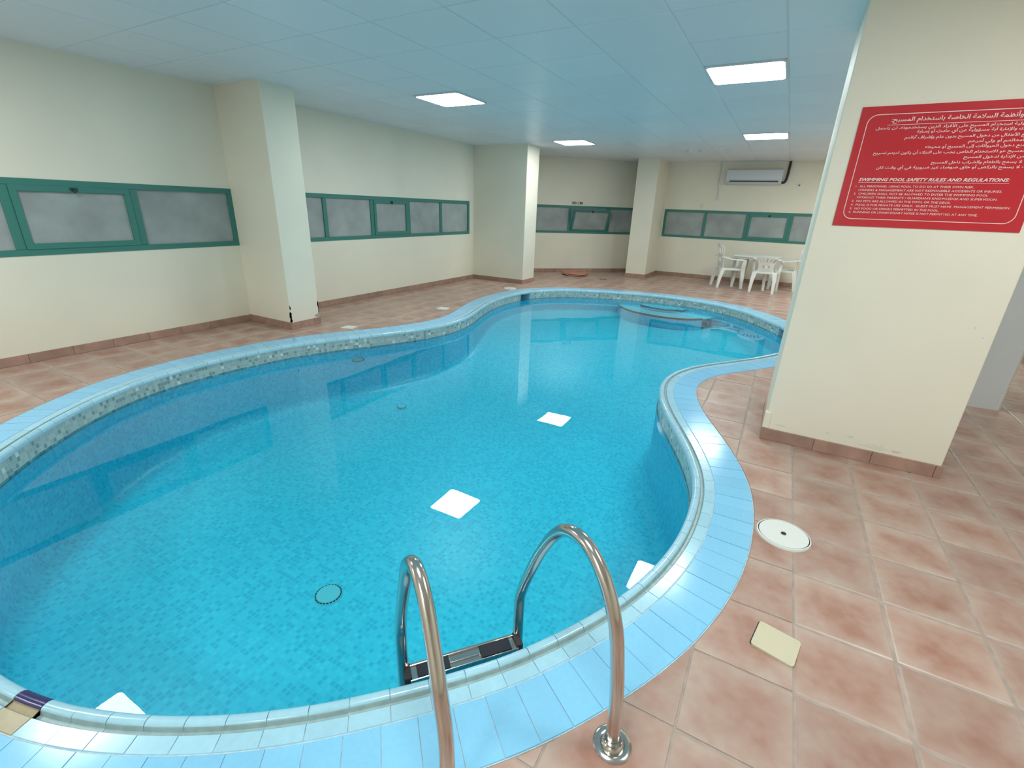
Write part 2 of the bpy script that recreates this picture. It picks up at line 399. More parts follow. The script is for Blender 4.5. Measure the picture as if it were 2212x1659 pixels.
for i in range(ci0, ci1):
    for j in range(cj0, cj1):
        if (i, j) in LIGHTS: continue
        x, y = CX0+i*CP, CY0+j*CP
        if y+CP/2 > x+CP/2+16.69+.7: continue
        p = px((x+CP/2, y+CP/2, ZC)); vis = p is not None and -80 < p[0] < 2290 and -80 < p[1] < 900
        cc.append((not vis, -((p[1]) if p else 0), i, j))
cc.sort()
for k, (nv, _d, i, j) in enumerate(cc):
    x, y = CX0+i*CP, CY0+j*CP
    if not nv and k < 300:
        o = bpy.data.objects.new('ceiling_tile', CT); o.location = (x, y, ZC+random.uniform(0, .0022))
        o.rotation_euler = (random.uniform(-.0016, .0016), random.uniform(-.0016, .0016), 0); link(o, ceiling)
    else: crest.add(*[([(a[0]+x, a[1]+y, ZC-a[2]) for a in q]) if kk == 0 else [f[::-1] for f in q] for kk, q in enumerate(tile_geo(.003, CP-.003, .003, CP-.003, 0, -.02))])
tag(crest.build('distant_ceiling_tiles', M['ceil'], ceiling), kind='stuff')
gb = MB()
for i in range(ci0, ci1+1): gb.box(CX0+i*CP-.009, CX0+i*CP+.009, YF, YB, ZC+.003, ZC+.024)
for j in range(cj0, cj1+1): gb.box(XL, XR, CY0+j*CP-.009, CY0+j*CP+.009, ZC+.0035, ZC+.0235)
gb.build('grid_bars', M['grid'], ceiling)

def rrect(w, h, r, n=5):
    out = []
    for cx, cy, a0 in ((w/2-r, h/2-r, 0), (-w/2+r, h/2-r, 90), (-w/2+r, -h/2+r, 180), (w/2-r, -h/2+r, 270)):
        for k in range(n+1):
            a = math.radians(a0+90*k/n); out.append((cx+r*math.cos(a), cy+r*math.sin(a)))
    return out
def make_light():
    r = empty('ceiling_light')
    o, i = rrect(.642, .642, .05), rrect(.605, .605, .045); n = len(o); f = MB()
    vs = [(x, y, .03) for x, y in o]+[(x, y, -.012) for x, y in o]+[(x, y, -.012) for x, y in i]+[(x, y, .03) for x, y in i]
    f.add(vs, [(a*n+k, a*n+(k+1) % n, ((a+1) % 4)*n+(k+1) % n, ((a+1) % 4)*n+k) for a in range(4) for k in range(n)])
    f.build('light_frame', M['panelframe'], r)
    d = MB().box(-.302, .302, -.302, .302, -.0085, .006).build('diffuser', M['panelframe'], r)
    d.data.materials.append(M['panel'])
    for p in d.data.polygons:
        if p.normal.z < -.5: p.material_index = 1          # only the lower face gives light
    return r
LABELS = {(-5, 0): 'lit square ceiling panel left of centre, above the middle of the pool', (-5, 6): 'lit square ceiling panel beside the top of the bright edged wall pillar',
          (0, 0): 'largest lit square ceiling panel, close to the column with the red sign', (0, 6): 'lit square ceiling panel in front of the air conditioner',
          (-6, -7): 'lit ceiling panel over the near left end of the pool, seen mirrored in the water', (0, -7): 'lit ceiling panel overhead beside the pool ladder',
          (3, -5): 'added unseen ceiling panel overhead, brightening the red sign column', (0, -11): 'added unseen fill panel behind the camera nearest the front wall', (3, 9): 'added fill panel brightening the back wall, hidden behind the sign column', (4, 6): 'added fill panel at the far right, hidden behind the sign column', (-6, -11): 'added unseen fill panel behind the camera by the left wall'}
def copy_tree(o, parent=None):
    c = o.copy(); link(c, parent)
    for ch in [k for k in scene.objects if k.parent == o]: copy_tree(ch, c)
    return c
lp = make_light(); lcopies = [lp]+[copy_tree(lp) for _ in LIGHTS[1:]]
for o, (i, j) in zip(lcopies, LIGHTS):
    o.location = (CX0+(i+.5)*CP, CY0+(j+.5)*CP, ZC); tag(o, LABELS[(i, j)], 'ceiling light', 'square ceiling light panels')

# ------------------------------------------------------------------ walls (with openings) in a frame u (along), n (into the room)
WZ0, WZ1 = .98, 1.65
def wall(name, p0, p1, openings, label, th=.2, mat='wall'):
    """p0->p1 with the room on the left-hand normal side given by n"""
    p0, p1 = Vector(p0), Vector(p1); L_ = (p1-p0).length; u = (p1-p0)/L_; n = Vector((-u.y, u.x))   # n points OUT of the room
    mb = MB()
    def bx(a, b, z0, z1):
        q = [p0+u*a, p0+u*b, p0+u*b+n*th, p0+u*a+n*th]; mb.prism([(v.x, v.y) for v in q], z0, z1)
    e = 0.0
    for a, b in openings:
        bx(e, a, -.02, ZC+.06); bx(a, b, -.02, WZ0); bx(a, b, WZ1, ZC+.06); e = b
    bx(e, L_, -.02, ZC+.06)
    o = mb.build(name, M[mat]); tag(o, label, kind='structure'); return o
# walls run so that the outside is on the left of p0->p1
w1a, w1b, w2a, w2b = .2, 3.70, 4.13, 8.90
wall('wall_left', (XL, YF), (XL, OBL0[1]), [(w1a-YF, w1b-YF), (w2a-YF, w2b-YF)], 'cream painted wall with two long green framed window strips')
SQ = math.sqrt(2)
ob_l = (OBL1[0]-OBL0[0])*SQ
ob = lambda x: (x-OBL0[0])*SQ
wall('wall_back_left', OBL0, OBL1, [(ob(-6.0), ob(-3.60))], 'angled cream wall in the far corner with 180 CM painted above its window')
wall('wall_back', OBL1, (XR+.2, YB), [(-2.87-OBL1[0], 1.42-OBL1[0])], 'cream back wall behind the white plastic table')
wall('wall_right', (XR, YB), (XR, YF), [], 'cream wall to the right of the columns')
wall('wall_front', (XR, YF), (XL, YF), [], 'cream wall behind the camera')

# ------------------------------------------------------------------ windows
def window(name, p0, u, z0, z1, edges, sash, label, tilt=None, hidden_handles=()):
    """p0: 2D start of opening on the inner wall face, u: unit dir along wall (outside on its left).
    edges: list of (u0,u1) panes incl. frame positions; sash: index of the opening light"""
    u = Vector(u); n = Vector((u.y, -u.x)); ang = math.atan2(u.y, u.x)
    root = empty(name, (p0[0], p0[1], z0), ang); tag(root, label, kind='structure')
    # local: x along wall, y negative = into the room, z up
    H_ = z1-z0; Wd = edges[-1][1]; F = .055; dep0, dep1 = -.006, .07
    fm = MB(); fm.box(0, Wd, dep0, dep1, 0, F); fm.box(0, Wd, dep0, dep1, H_-F, H_); fm.box(0, F, dep0, dep1, F, H_-F); fm.box(Wd-F, Wd, dep0, dep1, F, H_-F)
    fm.build('window_frame', M['teal'], root)
    for k in range(len(edges)-1):
        x = edges[k][1]; MB().box(x-.035, x+.035, dep0+.004, dep1, F, H_-F, .004).build('mullion', M['teal'], root)
    for k, (a, b) in enumerate(edges):
        x0 = a+(F if k == 0 else .035); x1 = b-(F if k == len(edges)-1 else .035)
        if k == sash:
            s = empty('sash'); s.parent = root; s.location = (x0, .012, F); w_, h_ = x1-x0, H_-2*F; S = .052
            if tilt: s.rotation_euler = (tilt, 0, 0)
            MB().box(0, w_, -.026, .022, 0, S, .003).box(0, w_, -.026, .022, h_-S, h_, .003).box(0, S, -.025, .021, S-.004, h_-S+.004).box(w_-S, w_, -.025, .021, S-.004, h_-S+.004).build('sash_frame', M['teal'], s)
            MB().box(S-.004, w_-S+.004, -.004, .002, S-.004, h_-S+.004).build('pane', M['glass'], s)
            hx = w_/2
            MB().box(hx-.028, hx+.028, -.040, -.024, h_-S*.75, h_-S*.2, .004).box(hx-.008, hx+.008, -.058, -.036, h_-S*1.15, h_-S*.3, .004).build('handle', M['tealdark'], s)
        else:
            MB().box(x0-.006, x1+.006, .018, .026, F-.006, H_-F+.006).build('pane', M['glass'], root)
    return root
# window 1 : local x = y - w1a
def seg(cuts): return list(zip(cuts[:-1], cuts[1:]))
window('window_1', (XL, w1a), (0, 1), WZ0, WZ1, seg([0, .45, 1.455, 2.445, w1b-w1a]), 2, 'long green framed frosted window nearest the camera on the left wall')
window('window_2', (XL, w2a), (0, 1), WZ0, WZ1, seg([0, .965, 1.92, 2.825, 3.78, w2b-w2a]), 2, 'green framed frosted window between the two left pillars')
window('window_3', (-6.0, 10.69), (1/SQ, 1/SQ), WZ0, WZ1, seg([0, (-4.93+6.0)*SQ, (-4.16+6.0)*SQ, (-3.60+6.0)*SQ]), 1, 'green framed window with its middle light tilted open, under the 180 CM lettering', tilt=math.radians(20))
window('window_4', (-2.87, YB), (1, 0), WZ0, WZ1, seg([0, 1.01, 1.97, 2.90, 3.75, 4.29]), 2, 'green framed frosted window above the white table and chairs')

# ------------------------------------------------------------------ pillars with skirting
SK_H, SK_T = .088, .012
def skirting(parent, p0, p1, base=(0, 0)):
    """tiles along p0->p1, room on the right-hand side"""
    p0, p1 = Vector(p0), Vector(p1); L_ = (p1-p0).length; u = (p1-p0)/L_; ang = math.atan2(u.y, u.x)
    n = max(1, int(math.ceil(L_/TP-1e-6))); a = 0.0
    cache = {}
    for k in range(n):
        b = min(L_, a+TP); w_ = round(b-a, 4)
        if w_ > .02:
            if w_ not in cache: cache[w_] = MB().box(.0012, w_-.0012, -SK_T, .006, 0, SK_H, .0025).mesh('skirting_tile', M['skirt'])
            o = bpy.data.objects.new('skirting_tile', cache[w_]); q = p0+u*a; o.location = (q.x-base[0], q.y-base[1], 0); o.rotation_euler = (0, 0, ang); link(o, parent)
        a = b
def pillar(x0, x1, y0, y1, label, sides, mat='wall', bev=.006):
    c = ((x0+x1)/2, (y0+y1)/2); r = empty('pillar', (c[0], c[1], 0)); tag(r, label, 'pillar', kind='structure')
    MB().box(x0-c[0], x1-c[0], y0-c[1], y1-c[1], -.01, ZC+.05, bev).build('shaft', M[mat], r)
    if 'f' in sides: skirting(r, (x0-SK_T, y0), (x1+SK_T, y0), c)
    if 'r' in sides: skirting(r, (x1, y0), (x1, y1), c)
    if 'b' in sides: skirting(r, (x1+SK_T, y1), (x0-SK_T, y1), c)
    if 'l' in sides: skirting(r, (x0, y1), (x0, y0), c)
    return r, c
p1, c1 = pillar(XL-.01, -5.25, 3.70, 4.13, 'cream wall pillar between the green window strips with a cracked foot', 'frb')
p2, c2 = pillar(XL-.01, -4.80, 9.07, 9.60, 'cream wall pillar with a brightly lit edge beyond the pool', 'frb')
p3, c3 = pillar(-3.40, -2.90, 12.03, YB+.01, 'cream pillar standing out from the back wall left of the table', 'flr')
p4, c4 = pillar(.14, 1.17, 3.66, 4.40, 'broad cream column carrying the red safety sign', 'flrb')
p5, c5 = pillar(1.45, 1.955, 5.47, 5.95, 'bluish white column half hidden behind the sign column', '', 'whitewall')
MB().tube([(1.955-c5[0], 5.488-c5[1], 0), (1.955-c5[0], 5.488-c5[1], ZC+.03)], .02, 14).build('corner_bead', M['whiteplastic'], p5, smooth=True)
# damaged plaster
rng = random.Random(3)
def chip(parent, c, pts, mat, name):
    """pts: list of 3D world points (ring) - a thin raised sliver"""
    mb = MB(); n = len(pts); P = [Vector(p)-Vector((c[0], c[1], 0)) for p in pts]
    nr = (P[1]-P[0]).cross(P[2]-P[0]).normalized()*.0012
    mb.add([p+nr for p in P]+[p-nr for p in P], [tuple(range(n)), tuple(range(2*n-1, n-1, -1))]+[(i, (i+1) % n, n+(i+1) % n, n+i) for i in range(n)])
    mb.build(name, mat, parent)
def strip(parent, c, fixed, z0, z1, wmax, axis, sgn, seed):
    r = random.Random(seed); k = 9; L_, R_ = [], []
    for i in range(k):
        z = z0+(z1-z0)*i/(k-1); w_ = wmax*(.35+.65*r.random())*(.25 if i in (0, k-1) else 1)
        if axis == 'y': L_.append((fixed[0]+.001, fixed[1], z)); R_.append((fixed[0]+.001, fixed[1]+sgn*w_, z))
        else: L_.append((fixed[0], fixed[1]-.001, z)); R_.append((fixed[0]+sgn*w_, fixed[1]-.001, z))
    chip(parent, c, L_+R_[::-1], M['chip'], 'plaster_crack')
strip(p1, c1, (-5.25, 3.70), .085, .225, .024, 'y', 1, 1)
strip(p1, c1, (-5.25, 3.70), .085, .225, .022, 'x', -1, 2)
strip(p1, c1, (-5.25, 3.70), .25, .305, .018, 'y', 1, 5)
strip(p1, c1, (-5.25, 4.13), .10, .31, .018, 'y', -1, 4)
chip(p1, c1, [(-5.2488, 4.10, .095), (-5.2488, 4.13, .095), (-5.2488, 4.13, .15), (-5.2488, 4.085, .135), (-5.2488, 4.05, .115)], M['flake'], 'plaster_flake')
def blob(parent, c, x, y, z, w_, h_, seed, mat):
    r = random.Random(seed); n = 14
    chip(parent, c, [(x+w_*(.5+.5*r.random())*math.cos(2*math.pi*k/n), y, z+h_*(.5+.5*r.random())*math.sin(2*math.pi*k/n)) for k in range(n)], mat, 'plaster_flake')
stain = pm('pale_scraped_paint', (.76, .74, .64), .8, noise=(40, .06)); stain2 = pm('grey_scuff', (.66, .645, .555), .9, noise=(50, .15))
for (x, z, a, b, s, mm) in ((.66, .155, .03, .012, 1, stain2), (.80, .125, .10, .028, 2, stain), (.93, .118, .035, .012, 3, stain2), (.53, .15, .012, .006, 4, stain2), (1.07, .98, .006, .012, 5, stain2), (1.12, .93, .006, .005, 6, stain2), (.24, .13, .05, .012, 7, stain)):
    blob(p4, c4, x, 3.6598, z, a, b, s, mm)
# raised corner guard at the foot of the sign column
MB().box(.128-c4[0], .17-c4[0], 3.652-c4[1], 3.70-c4[1], .09, .215, .004).build('corner_patch', M['wall'], p4)

b1 = empty('baseboard_left'); tag(b1, 'terracotta skirting tiles along the left wall', kind='structure')
skirting(b1, (XL, YF), (XL, 3.70)); skirting(b1, (XL, 4.13), (XL, 9.07)); skirting(b1, (XL, 9.60), (XL, OBL0[1]))
b2 = empty('baseboard_back_left'); tag(b2, 'terracotta skirting tiles along the angled corner wall', kind='structure'); skirting(b2, OBL0, OBL1)
b3 = empty('baseboard_back'); tag(b3, 'terracotta skirting tiles along the back wall', kind='structure'); skirting(b3, (-2.90, YB), (XR, YB))
b4 = empty('baseboard_right'); tag(b4, 'terracotta skirting tiles along the right wall', kind='structure'); skirting(b4, (XR, YB), (XR, YF))

# ------------------------------------------------------------------ pool
pool = empty('swimming_pool', (0, 0, 0)); tag(pool, 'kidney shaped indoor swimming pool lined with cyan mosaic and edged in pale blue tiles', 'swimming pool', kind='thing')
def uvmesh(name, vs, fs, uvs, mat, smooth=False):
    me = bpy.data.meshes.new(name); me.from_pydata(vs, [], fs); me.materials.append(mat)
    ul = me.uv_layers.new(name='UVMap')
    k = 0
    for p in me.polygons:
        for li, vi in zip(p.loop_indices, p.vertices): ul.data[li].uv = uvs[k][list(p.vertices).index(vi)]
        k += 1
        p.use_smooth = smooth
    o = bpy.data.objects.new(name, me); return link(o, pool)
# skimmer mouths: parameter ranges on the outline
def nearest_t(p, d): 
    R_ = np.array(ring(d)); return int(np.argmin(np.linalg.norm(R_-np.array(p), axis=1)))
SKIM = []
for p in ((-4.24, 8.17), (.24, 7.95)):
    k = nearest_t(p, WALL_D); SKIM.append((k-2.6, k+2.6))
def in_skim(i):
    return any(a < i+.5 < b for a, b in SKIM)
# waterline band (from under the nose to just under the water) and the basin below
vs, fs, uv = [], [], []; zt, zb = -.012, -.165
S = [i/NS*PLEN for i in range(NS+1)]
bandring = ring(WALL_D)
for i in range(NS): x, y = bandring[i]; vs += [(x, y, zt), (x, y, zb)]
for i in range(NS):
    j = (i+1) % NS
    if in_skim(i): continue
    fs.append((2*i, 2*i+1, 2*j+1, 2*j)); uv.append([(S[i], zt), (S[i], zb), (S[i+1], zb), (S[i+1], zt)])
uvmesh('waterline_mosaic', vs, fs, uv, M['band'], True)
vs, fs, uv = [], [], []
def zfloor(x, y):
    q = min(1.0, max(0.0, (math.hypot(x, y)-4.2)/(9.0-4.2))); return ZF+(.44)*(q*q*(3-2*q))     # shallow end by the steps
prof = [(WALL_D+.004, zb+.004)]+[(WALL_D+.004, ZF+.12)]+[(WALL_D+.004+.12*(1-math.cos(a)), ZF+.12-.12*math.sin(a)) for a in (math.radians(22), math.radians(45), math.radians(68), math.radians(90))]
for d, z in prof:
    for i in range(NS): x, y = pool_at(i/NS, d); vs.append((x, y, z if z > zb else zb+(z-zb)*(zfloor(x, y)-zb)/(ZF-zb)))
arc = 0
for a in range(len(prof)-1):
    l2 = arc+math.hypot(prof[a+1][0]-prof[a][0], prof[a+1][1]-prof[a][1])
    for i in range(NS):
        j = (i+1) % NS; fs.append((a*NS+i, (a+1)*NS+i, (a+1)*NS+j, a*NS+j)); uv.append([(S[i], -arc), (S[i], -l2), (S[i+1], -l2), (S[i+1], -arc)])
    arc = l2
uvmesh('basin_wall', vs, fs, uv, M['basin'], True)
fr = ring(prof[-1][0]-.001); FRP = np.array(fr); fin = []
for i in range(int(6.5/.3)):
    for j in range(int(11/.3)):
        p = (-5.3+i*.3, -.4+j*.3)
        if inside(p, FRP) and np.min(np.linalg.norm(FRP-np.array(p), axis=1)) > .06: fin.append(p)
V, E_, F, *_ = delaunay_2d_cdt([Vector(p) for p in fr+fin], [(i, (i+1) % NS) for i in range(NS)], [], 1, 1e-6)
uvmesh('basin_floor', [(v.x, v.y, zfloor(v.x, v.y)) for v in V], [tuple(f) for f in F], [[(V[i].x, V[i].y) for i in f] for f in F], M['basin'], True)
# ledge joining band and basin wall is hidden behind the band: close with a thin ring
def strip_ring(name, prof_, mat, smooth=True):
    mb = MB()
    for d, z in prof_:
        for i in range(NS): x, y = pool_at(i/NS, d); mb.v.append((x, y, z))
    for a in range(len(prof_)-1):
        for i in range(NS): j = (i+1) % NS; mb.f.append((a*NS+i, a*NS+j, (a+1)*NS+j, (a+1)*NS+i))
    return mb.build(name, mat, pool, smooth=smooth)
strip_ring('coping_grout', [(.0, -.05), (.0, -.001), (.212, -.001), (.262, -.004), (.268, -.016), (.284, -.016), (.292, .002), (.316, .000), (.322, -.03)], M['cgrout'])
strip_ring('basin_ledge', [(WALL_D-.002, zb), (WALL_D+.006, zb)], M['cgrout'], False)
# coping tiles
def arc_piece(t0, t1, prof_, ns=3):
    """solid piece following the outline between t0 and t1 with an open cross-section profile (d,z); closed underneath"""
    base = [(prof_[-1][0], prof_[-1][1]-.006), (prof_[0][0], prof_[0][1]-.012)] if prof_[-1][1] > -.02 else [(prof_[-1][0]-.012, prof_[-1][1]), (prof_[-1][0]-.05, -.016), (prof_[0][0], -.012)]
    P = prof_+base; n = len(P); vs, fs = [], []
    for k in range(ns):
        t = t0+(t1-t0)*k/(ns-1)
        for d, z in P: x, y = pool_at(t, d); vs.append((x, y, z))
    for k in range(ns-1):
        for a in range(n): b = (a+1) % n; fs.append((k*n+a, k*n+b, (k+1)*n+b, (k+1)*n+a))
    fs += [tuple(range(n)), tuple(range((ns-1)*n, ns*n))[::-1]]
    return vs, fs
def place_piece(name, t0, t1, prof_, mat, parent=pool, jitter=.0008, smooth=True, groove=False):
    vs, fs = arc_piece(t0, t1, prof_); c = pool_at((t0+t1)/2, .2); mb = MB(); mb.add([(x-c[0], y-c[1], z) for x, y, z in vs], fs)
    o = mb.build(name, mat, parent, (c[0], c[1], random.uniform(-jitter, jitter)), smooth=smooth, ang=30)
    if groove:      # channel behind the nose: grime plus the nose's shade put into the colour
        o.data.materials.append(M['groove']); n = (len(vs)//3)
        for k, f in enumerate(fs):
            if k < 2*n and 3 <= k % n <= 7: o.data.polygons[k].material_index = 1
    return o
NOUT, NGRIP = 226, 194
gap = .0016/PLEN
FLATP = [(.002, -.002), (.0045, .0025), (.2035, .003), (.206, -.001)]
GRIPP = [(.209, -.001), (.211, .0022), (.262, .0020), (.2645, -.001), (.266, -.011), (.271, -.014), (.282, -.014), (.2855, -.004), (.287, .003), (.291, .0075), (.299, .0105), (.309, .010), (.319, .0055), (.326, -.002), (.3295, -.012), (.330, -.028)]
tb = nearest_t((-1.85, .2), .3)/NS
for k in range(NOUT): place_piece('coping_tile', k/NOUT+gap, (k+1)/NOUT-gap, FLATP, M['coping'])
for k in range(NGRIP):
    t0, t1 = k/NGRIP+gap, (k+1)/NGRIP-gap
    if t0 <= tb <= t1:
        b = place_piece('grip_tile', t0, t1, GRIPP[:9], M['beigetile']); b['label'] = 'discoloured beige grip tile'
        b = place_piece('nose_tile', t0, t1, GRIPP[8:], M['navytile']); b['label'] = 'dark navy nose tile'
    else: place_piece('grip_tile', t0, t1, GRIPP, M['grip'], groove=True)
# skimmer mouths
for a, b in SKIM:
    A0, B0 = Vector(pool_at(a/NS, WALL_D)), Vector(pool_at(b/NS, WALL_D)); u = (B0-A0).normalized(); nin = Vector(pool_at((a+b)/2/NS, .5))-Vector(pool_at((a+b)/2/NS, .3)); nin.normalize()
    mb = MB(); L_ = (B0-A0).length
    def P3(s, d, z): q = A0+u*s+nin*d; return (q.x, q.y, z)
    def hex8(s0, s1, d0, d1, z0, z1): mb.add([P3(s, d, z) for z in (z0, z1) for s, d in ((s0, d0), (s1, d0), (s1, d1), (s0, d1))], [(0,3,2,1),(4,5,6,7),(0,1,5,4),(1,2,6,5),(2,3,7,6),(3,0,4,7)])
    hex8(-.03, L_+.03, -.22, -.20, -.24, -.012); hex8(-.03, -.005, -.22, .008, -.24, -.012); hex8(L_+.005, L_+.03, -.22, .008, -.24, -.012); hex8(-.03, L_+.03, -.22, .008, -.034, -.010); hex8(-.03, L_+.03, -.22, .008, -.25, -.235)
    mb.build('skimmer_mouth', M['niche'], pool)
# main drain cover, its dotted slots, and a second small drain
def drain(x, y, r, n):
    d = MB().lathe([(0, .02), (r*.86, .018), (r*.9, .012), (r, .010), (r*1.02, 0)], 40, (0, 0, 0)).build('drain_cover', M['draincover'], pool, (x, y, zfloor(x, y)), smooth=True)
    mb = MB()
    for k in range(n):
        a = 2*math.pi*k/n; c_, s_ = math.cos(a), math.sin(a); q = []
        for rr, tt in ((.90, -.35), (.98, -.35), (.98, .35), (.90, .35)):
            aa = a+tt*2*math.pi/n; q.append((rr*r*math.cos(aa), rr*r*math.sin(aa)))
        mb.prism(q, .004, .0145)
    mb.build('drain_slots', M['darkhole'], d)
drain(-2.13, 1.50, .085, 24); drain(-3.69, 3.94, .055, 16)
# round inlet fitting under the far edge
k = nearest_t((-4.33, 3.87), WALL_D); t = k/NS; c = pool_at(t, WALL_D+.004); n2 = PN[k]; u2 = PT[k]
mb = MB(); ring_n = 28
for rr, dd in ((1.0, .0), (1.0, .014), (.86, .018), (.80, .012), (.80, .004)):
    for q in range(ring_n):
        a = 2*math.pi*q/ring_n; s_, z_ = .088*rr*math.cos(a), .034*rr*math.sin(a)
        mb.v.append((c[0]+u2[0]*s_+n2[0]*dd, c[1]+u2[1]*s_+n2[1]*dd, -.285+z_))
for a in range(4):
    for q in range(ring_n): mb.f.append((a*ring_n+q, a*ring_n+(q+1) % ring_n, (a+1)*ring_n+(q+1) % ring_n, (a+1)*ring_n+q))
mb.f.append(tuple(range(4*ring_n, 5*ring_n)))
inl = mb.build('inlet_fitting', M['draincover'], pool, smooth=True)
rg_ = MB()
for rr, dd in ((.86, .017), (.88, .021), (.78, .021), (.76, .013)):
    for q in range(ring_n):
        a = 2*math.pi*q/ring_n; s_, z_ = .088*rr*math.cos(a), .034*rr*math.sin(a)
        rg_.v.append((c[0]+u2[0]*s_+n2[0]*dd, c[1]+u2[1]*s_+n2[1]*dd, -.285+z_))
for a in range(3):
    for q in range(ring_n): rg_.f.append((a*ring_n+q, a*ring_n+(q+1) % ring_n, (a+1)*ring_n+(q+1) % ring_n, (a+1)*ring_n+q))
rg_.build('inlet_groove', M['tealdark'], inl)
# submerged steps with dark nosing
def step(pts, z, label):
    arc = [tuple(p) for p in catmull(pts, 8)]
    back = [(arc[-1][0]+.1, 9.75), (-1.7, 9.85), (arc[0][0]-.1, 9.75)]
    # stay inside the shell: pull the back edge on to the basin wall
    back = []
    ka, kb = nearest_t(arc[-1], WALL_D+.01), nearest_t(arc[0], WALL_D+.01); rg = ring(WALL_D+.012)
    st = 1 if ((kb-ka) % NS) < NS/2 else -1; k_ = ka
    while k_ != kb: back.append(rg[k_]); k_ = (k_+st) % NS
    back.append(rg[kb])
    poly = arc+back
    Vv, _e, Ff, *_ = delaunay_2d_cdt([Vector(p) for p in poly], [(i, (i+1) % len(poly)) for i in range(len(poly))], [], 1, 1e-6)
    uvmesh('step_tread', [(v.x, v.y, z) for v in Vv], [tuple(f) for f in Ff], [[(Vv[i].x, Vv[i].y) for i in f] for f in Ff], M['basin'])
    n = len(arc); L_ = 0; vs, fs, uv = [], [], []
    for i in range(n):
        vs += [(*arc[i], z), (*arc[i], ZF)]
    for i in range(n-1):
        l2 = L_+math.dist(arc[i], arc[i+1]); fs.append((2*i, 2*i+1, 2*i+3, 2*i+2)); uv.append([(L_, z), (L_, ZF), (l2, ZF), (l2, z)]); L_ = l2
    uvmesh('step_riser', vs, fs, uv, M['basin'], True)
    o = MB().tube([(x, y, z) for x, y in arc], .018, 6).build('step_nosing', M['blackgrip'], pool, smooth=True); o['label'] = label
step([(-2.66, 9.22), (-2.40, 8.92), (-2.12, 8.75), (-1.67, 8.66), (-1.28, 8.74), (-1.02, 8.95)], -.225, 'dark nosing of the wide submerged step')
step([(-2.24, 9.30), (-2.05, 9.19), (-1.86, 9.13), (-1.66, 9.15), (-1.46, 9.26)], -.178, 'dark nosing of the small top step')
# water surface
fr = ring(WALL_D+.0)
V, E_, F, *_ = delaunay_2d_cdt([Vector(p) for p in fr], [(i, (i+1) % NS) for i in range(NS)], [], 1, 1e-6)
mb = MB(); mb.add([(v.x, v.y, ZW) for v in V], [tuple(f) for f in F]); wt = mb.build('pool_water', M['water'])
if wt.data.polygons[0].normal.z < 0: wt.data.flip_normals()
tag(wt, 'still clear blue water filling the kidney shaped pool', 'water', kind='stuff')

# ------------------------------------------------------------------ ladder
lad = empty('pool_ladder', (-.5, 1.0, 0)); tag(lad, 'stainless steel pool ladder with two curved handrails at the near edge', 'pool ladder')
LO = Vector((-.5, 1.0, 0))
RP = [(-.153, 1.013, -.02), (-.160, 1.017, .15), (-.176, 1.026, .30), (-.203, 1.042, .44), (-.262, 1.076, .555), (-.345, 1.124, .612), (-.436, 1.177, .580), (-.518, 1.224, .446), (-.592, 1.266, .25), (-.631, 1.289, .12), (-.638, 1.293, .03), (-.637, 1.292, -.15), (-.637, 1.292, -.80)]
LP = [(-.497, .622, -.02), (-.498, .628, .15), (-.508, .637, .27), (-.537, .655, .385), (-.582, .690, .475), (-.640, .732, .570), (-.706, .774, .615), (-.770, .812, .565), (-.822, .850, .44), (-.898, .905, .24), (-.932, .930, .12), (-.940, .934, .03), (-.939, .933, -.15), (-.939, .933, -.80)]
for P in (RP, LP):
    path = [Vector(p)-LO for p in catmull(P, 8)]
    MB().tube(path, .0212, 20).build('handrail', M['steel'], lad, smooth=True)
    f = Vector(P[0])-LO
    MB().lathe([(.022, .016), (.028, .019), (.033, .015), (.036, .006), (.042, .009), (.052, .008), (.060, .003), (.061, -.001)], 40, (f.x, f.y, 0)).build('flange', M['steel'], lad, smooth=True)
a, b = Vector((-.939, .933, 0)), Vector((-.637, 1.292, 0)); u = (b-a).normalized(); o_ = Vector((u.y, -u.x, 0)); ang = math.atan2(u.y, u.x); Lh = (b-a).length
for z in (-.105, -.36, -.62):
    tr = empty('tread'); tr.parent = lad; ctr = (a+b)/2+o_*.028-LO; tr.location = (ctr.x, ctr.y, z); tr.rotation_euler = (0, 0, ang)
    MB().box(-Lh/2+.018, Lh/2-.018, -.034, .034, -.024, .0, .003).box(-Lh/2+.018, Lh/2-.018, .022, .034, -.003, .008, .003).box(-.06, .06, -.012, .012, -.002, .005, .002).build('tread_plate', M['steel'], tr)
    for s in (-1, 1):
        MB().prism([(x+s*.125, y) for x, y in ((-.062, -.031), (.062, -.031), (.062, .024), (-.062, .024))], -.001, .007).build('grip_pad', M['blackgrip'], tr)
        MB().box(s*(Lh/2-.012)-.014, s*(Lh/2-.012)+.014, -.030, .036, -.034, .012, .005).build('tread_bracket', M['pipe'], tr)

